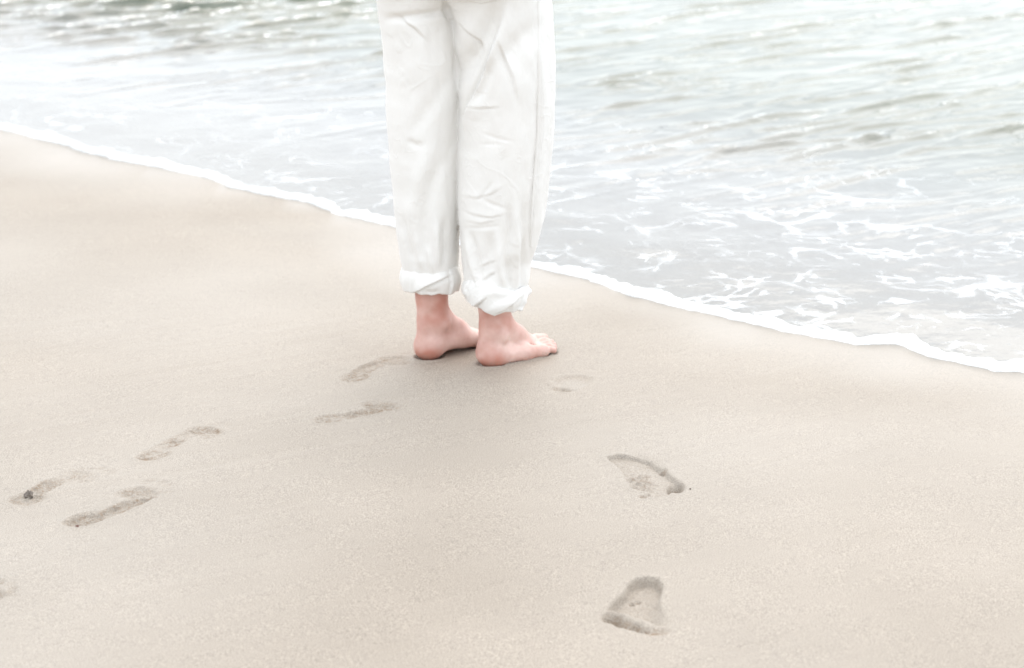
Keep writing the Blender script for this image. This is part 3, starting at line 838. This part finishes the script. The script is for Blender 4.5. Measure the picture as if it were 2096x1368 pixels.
folds = [
    # seat of the trousers: the cloth hangs over under the left buttock
    ([(740, -48), (800, -45), (850, -45), (900, -52), (960, -60)], 46, 26, 'line'), ([(780, 42), (812, 37), (850, 33), (890, 27), (930, 14)], 8, -12, 'line'),
    ([(960, -40), (1010, -45), (1060, -50), (1110, -60)], 42, 18, 'line'),
    ([(800, 22), (826, 42), (850, 58), (880, 90)], 8, 5, 'edge'),
    ([(900, -40), (908, 0), (918, 30), (932, 62), (940, 100)], 6, -6, 'line'),
    # left leg
    ([(862, 60), (872, 150), (905, 240), (925, 300)], 16, 4, 'line'),
    ([(925, 130), (890, 205), (850, 260), (815, 290)], 16, -5, 'line'), ([(905, 260), (868, 330), (846, 420), (842, 520)], 14, 6, 'line'),
    ([(920, 300), (885, 370), (868, 450), (868, 560)], 13, -7, 'line'), ([(830, 284), (850, 297), (872, 298)], 7, -4, 'line'),
    ([(826, 430), (838, 500), (852, 562)], 6, -6, 'line'), ([(852, 470), (858, 520), (868, 562)], 6, 5, 'line'),
    ([(893, 440), (894, 510), (898, 562)], 6, 6, 'line'), ([(910, 430), (912, 510), (906, 560)], 8, -7, 'line'), ([(872, 500), (882, 540), (886, 565)], 5, 5, 'line'),
    # right leg: the long diagonal fold from the pocket down to the inseam
    ([(1040, -10), (1020, 55), (1000, 112), (975, 182), (950, 240), (945, 300)], 11, 12, 'edge'),
    ([(1024, -20), (1002, 50), (975, 100), (950, 145), (940, 190)], 19, -20, 'line'),
    ([(930, 40), (958, 66), (975, 86), (985, 120)], 9, 5, 'edge'),
    ([(1015, 70), (1030, 115), (1050, 160), (1060, 220)], 9, 5, 'edge'),
    ([(1100, 30), (1075, 75), (1040, 112), (1015, 150)], 20, -12, 'line'),
    ([(1010, 115), (988, 180), (966, 226)], 11, -12, 'line'), ([(955, 217), (985, 221), (1030, 219)], 5, 2.5, 'edge'),
    ([(1040, 190), (1020, 290), (1030, 380), (1025, 460)], 20, -4, 'line'),
    # outer side of the right leg, hanging loose behind the side seam
    ([(1104, 60), (1104, 180), (1101, 280), (1095, 360), (1089, 440), (1086, 545)], 8, 8, 'edge'),
    ([(1132, 60), (1134, 160), (1128, 280), (1118, 400)], 8, 4, 'line'), ([(1074, 390), (1074, 480), (1068, 580)], 8, -7, 'line'),
    # fine creases across the back of the right knee
    ([(975, 268), (1020, 286), (1062, 292)], 3.2, -1.6, 'line'), ([(975, 296), (1040, 297)], 3, -1.3, 'line'),
    ([(975, 415), (1000, 385), (1014, 366)], 3.5, -2, 'line'), ([(942, 400), (975, 406), (1005, 398), (1040, 376)], 5, 1.8, 'edge'),
    ([(942, 428), (970, 440), (1005, 446), (1045, 438)], 5, 2, 'edge'), ([(945, 450), (985, 458), (1028, 450)], 4, 1.5, 'edge'),
    ([(980, 405), (1008, 420), (1042, 432)], 4, -2, 'line'), ([(945, 467), (985, 467), (1032, 464)], 3.5, -1.6, 'line'),
    ([(1040, 410), (1044, 470), (1036, 540)], 6, -6, 'line'), ([(1054, 380), (1056, 470), (1052, 580)], 8, 6, 'line'),
    # gathers above the right cuff
    ([(950, 470), (962, 530), (984, 595)], 7, 6, 'line'), ([(962, 470), (976, 530), (986, 590)], 6, -7, 'line'),
    ([(1002, 470), (1002, 540), (1000, 600)], 13, -8, 'line'), ([(978, 547), (1000, 541), (1020, 532)], 4, 2, 'edge'),
    ([(984, 578), (1000, 566), (1018, 556)], 5, 3, 'edge'), ([(1016, 470), (1024, 550), (1034, 602)], 7, 6, 'line'),
    ([(1036, 520), (1042, 570), (1048, 606)], 6, -7, 'line'), ([(1066, 450), (1061, 540), (1056, 605)], 6, 7, 'line'),
    ([(1076, 480), (1071, 560), (1066, 610)], 5, -6, 'line'),
]
Vt = strokes(Vt, Nt, folds)
# loose undulation all round, also where the camera does not look
ang = np.arctan2(Vt[:, 1] - 4.97, Vt[:, 0] + 0.09)
und = 0.0026 * fbm(Vt[:, 0] * 16 + Vt[:, 1] * 11, Vt[:, 2] * 6, 3) + 0.0012 * fbm(Vt[:, 0] * 45 + Vt[:, 1] * 30, Vt[:, 2] * 22 + 4, 3)
Vt = Vt + Nt * und[:, None]
trousers = make_obj("trousers", Vt - PO, Qt, CLOTH, person)
# the right back pocket, its pointed tip just below the top of the picture
from mathutils.bvhtree import BVHTree
bvh = BVHTree.FromPolygons([Vector(v) for v in Vt], [tuple(q) for q in Qt.tolist()])
def on_cloth(px, py, lift):
    r = Vector(ray(px, py)).normalized()
    hit, nor, _, _ = bvh.ray_cast(Vector(CAM), r)
    while hit is None:                 # past the edge of the leg: step back onto it
        px -= 1.0
        hit, nor, _, _ = bvh.ray_cast(Vector(CAM), Vector(ray(px, py)).normalized())
    return np.array(hit + nor * lift)
pk_v, pk_f = [], []
nu_, nv_ = 25, 25
for layer in (0.0028, -0.002):
    for i in range(nu_):
        for j in range(nv_):
            a_ = i / (nu_ - 1); b_ = j / (nv_ - 1)
            x_ = 925 + 115 * a_; yb = 6 - 16 * abs(a_ - 0.52) / 0.5
            pk_v.append(on_cloth(x_ , -120 + (yb + 120) * b_, layer))
nn = nu_ * nv_
top_f = grid_faces(nu_, nv_)
edge_ids = [i * nv_ for i in range(nu_)] + [(nu_ - 1) * nv_ + j for j in range(1, nv_)] + [i * nv_ + nv_ - 1 for i in range(nu_ - 2, -1, -1)] + [j for j in range(nv_ - 2, 0, -1)]
pk_f = [tuple(f_) for f_ in top_f.tolist()] + [tuple(k_ + nn for k_ in f_[::-1]) for f_ in top_f.tolist()]
pk_f += [(a_, a_ + nn, b_ + nn, b_) for a_, b_ in zip(edge_ids, edge_ids[1:] + edge_ids[:1])]
POCKET = (np.array(pk_v), pk_f)
trousers['label'] = "loose white cotton trousers with creased legs"

sv_, n_ = [], 60
for i in range(n_):
    yy_ = -20 + 525 * i / (n_ - 1)
    xx_ = np.interp(yy_, [-20, 60, 180, 280, 360, 440, 545], [1102, 1104, 1104, 1101, 1095, 1089, 1086])
    for dx_, lf in ((-3.4, -0.001), (-2.8, 0.0012), (0, 0.0018), (2.8, 0.0012), (3.4, -0.001)):
        sv_.append(on_cloth(xx_ + dx_, yy_, lf))
make_obj('side_seam', np.array(sv_) - PO, grid_faces(n_, 5), CLOTH, trousers)
make_obj('back_pocket', POCKET[0] - PO, POCKET[1], CLOTH, trousers, False)

# --- rolled cuffs
def cuff(rows, Yc, top, bot, xl, xr, ry, items, label):
    """top and bottom rims given as px polylines over px x; a doubled, rounded roll of cloth, open at both ends"""
    na, prof_n = 220, 46
    top = np.array(top, float); bot = np.array(bot, float)
    A = np.linspace(0, 2 * math.pi, na, endpoint=False)
    c0 = atY((xl + xr) / 2, bot[:, 1].mean(), Yc)
    rx = (xr - xl) / 2 / FPX * np.linalg.norm(c0 - CAM)
    s = np.linspace(0, 1, prof_n)
    verts = np.zeros((na, prof_n, 3))
    for i, a in enumerate(A):
        dirx, diry = math.cos(a), math.sin(a)
        pxx = (xl + xr) / 2 + dirx * (xr - xl) / 2
        zt = atY(pxx, np.interp(pxx, top[:, 0], top[:, 1]), Yc)[2]
        zb = atY(pxx, np.interp(pxx, bot[:, 0], bot[:, 1]), Yc)[2]
        if diry > 0:                   # far side, level with the mean
            zt = zt * (1 - 0.5 * diry) + 0.5 * diry * atY(0, top[:, 1].mean(), Yc)[2]
            zb = zb * (1 - 0.5 * diry) + 0.5 * diry * atY(0, bot[:, 1].mean(), Yc)[2]
        else:                          # nearer than the axis: looked down on, so the rim sits a little higher
            zt += -diry * ry * math.tan(PITCH) * -1 * -1 * 0.0 - diry * 0.0
            zb += diry * ry * math.tan(PITCH) * -1
            zt += diry * ry * math.tan(PITCH) * -1
        hgt = zt - zb
        for j, q in enumerate(s):
            # outer face from the top rim (0) to the bottom (0.62), rounded under, then up inside
            if q < 0.06:
                r, z = -0.006 + 0.006 * math.sin(q / 0.06 * math.pi / 2), zt - 0.002 * (1 - math.sin(q / 0.06 * math.pi / 2)) - 0.0
            elif q < 0.62:
                w = (q - 0.06) / 0.56
                r, z = 0.0055 * math.sin(w * math.pi), zt - 0.003 - (hgt - 0.008) * w
            elif q < 0.76:
                w = (q - 0.62) / 0.14 * math.pi / 2
                r, z = -0.007 * (1 - math.cos(w)), zb + 0.005 - 0.005 * math.sin(w)
            else:
                w = (q - 0.76) / 0.24
                r, z = -0.007 - 0.010 * w, zb + 0.5 * hgt * w
            verts[i, j] = (c0[0] + dirx * (rx + r), Yc + diry * (ry + r), z)
    Vc = verts.reshape(-1, 3); Qc = grid_faces(na, prof_n, True)[:, ::-1]
    Nc = vertex_normals(Vc, Qc)
    cen = Vc - np.array([c0[0], Yc, c0[2]])
    if (Nc[:, :2] * cen[:, :2]).sum(1).reshape(na, prof_n)[:, 10:25].mean() < 0:
        Qc = Qc[:, ::-1]; Nc = -Nc
    jj = np.tile(np.arange(prof_n), na)
    Vc2 = strokes(Vc, Nc, items)
    outm = (jj < 35)
    Vc = np.where(outm[:, None], Vc2, Vc)
    aa = np.repeat(A, prof_n)
    Vc = Vc + Nc * (0.0024 * fbm(np.cos(aa) * 3.2 + 9, np.sin(aa) * 3.2 + Vc[:, 2] * 22, 2))[:, None]
    o = make_obj("cuff", Vc - PO, Qc, CLOTH, trousers)
    o['label'] = label
    return o
cuff(rowsL, depL(585), [(820, 545), (860, 555), (893, 560), (912, 552), (945, 545)], [(820, 598), (845, 600), (862, 604), (885, 609), (905, 603), (920, 606), (945, 596)],
     823, 941, 0.064, [([(835, 606), (870, 588), (895, 577), (930, 560)], 6, 7, 'edge'),
                       ([(918, 545), (924, 580), (916, 618)], 5, 5, 'edge'), ([(862, 597), (885, 602), (905, 596)], 6, -3, 'line')],
     "rolled white cuff with a diagonal flap on the left leg")
cuff(rowsR, depR(610), [(943, 574), (960, 573), (990, 581), (1030, 592), (1055, 597), (1072, 586), (1088, 588)],
     [(945, 612), (958, 620), (978, 630), (995, 640), (1012, 651), (1035, 641), (1050, 641), (1065, 636), (1086, 606)],
     949, 1084, 0.072, [([(955, 640), (980, 622), (1000, 606)], 5, 5, 'edge'), ([(1005, 650), (1040, 628), (1072, 604)], 5, 6, 'edge'),
                        ([(975, 600), (1015, 600), (1060, 604)], 8, 3, 'line'), ([(990, 645), (1020, 626), (1055, 612)], 7, 3, 'line'),
                        ([(956, 612), (954, 592), (962, 572)], 5, 4, 'edge'), ([(1078, 600), (1066, 628), (1052, 646)], 5, 6, 'edge')],
     "rolled white cuff hanging to a point on the right leg")

# ------------------------------------------------------------------ small things on the sand
def pebble(name, px, py, size, col, label, cat, seed, zs=0.7):
    r = random.Random(seed)
    g = ground(px, py)
    n, m = 8, 6
    vs_ = []; fs = []
    for i in range(n):
        for j in range(m):
            a = 2 * math.pi * i / n; b = math.pi * j / (m - 1)
            k = 1 + 0.75 * vnoise(np.array([math.cos(a) * 1.3 + seed * 7]), np.array([math.sin(a) * 1.3 + b * 1.1]))[0]
            vs_.append((size * k * math.sin(b) * math.cos(a), size * 0.8 * k * math.sin(b) * math.sin(a), size * zs * k * math.cos(b)))
    o = make_obj(name, vs_, grid_faces(n, m, True), plain(name + "_stone", col, 0.7, 300), None, False)
    ix = np.argmin(np.abs(gx - g[0])); iy = np.argmin(np.abs(gy - g[1]))
    o.location = (g[0], g[1], Z[ix, iy] + size * zs * 0.62)
    o['label'] = label; o['category'] = cat
    return o
pebble("pebble", 57, 1016, 0.0072, (0.19, 0.16, 0.135), "small dark pebble lying in the heel of the leftmost footprint", "pebble", 3, 0.95)
pebble("pebble", 1413, 1001, 0.0016, (0.10, 0.075, 0.06), "tiny dark speck of grit right of the toe marks of a footprint", "pebble", 5)
pebble("shell_fragment", 158, 1078, 0.0035, (0.16, 0.08, 0.06), "tiny reddish shell chip just below a footprint heel", "shell", 8, 0.35)
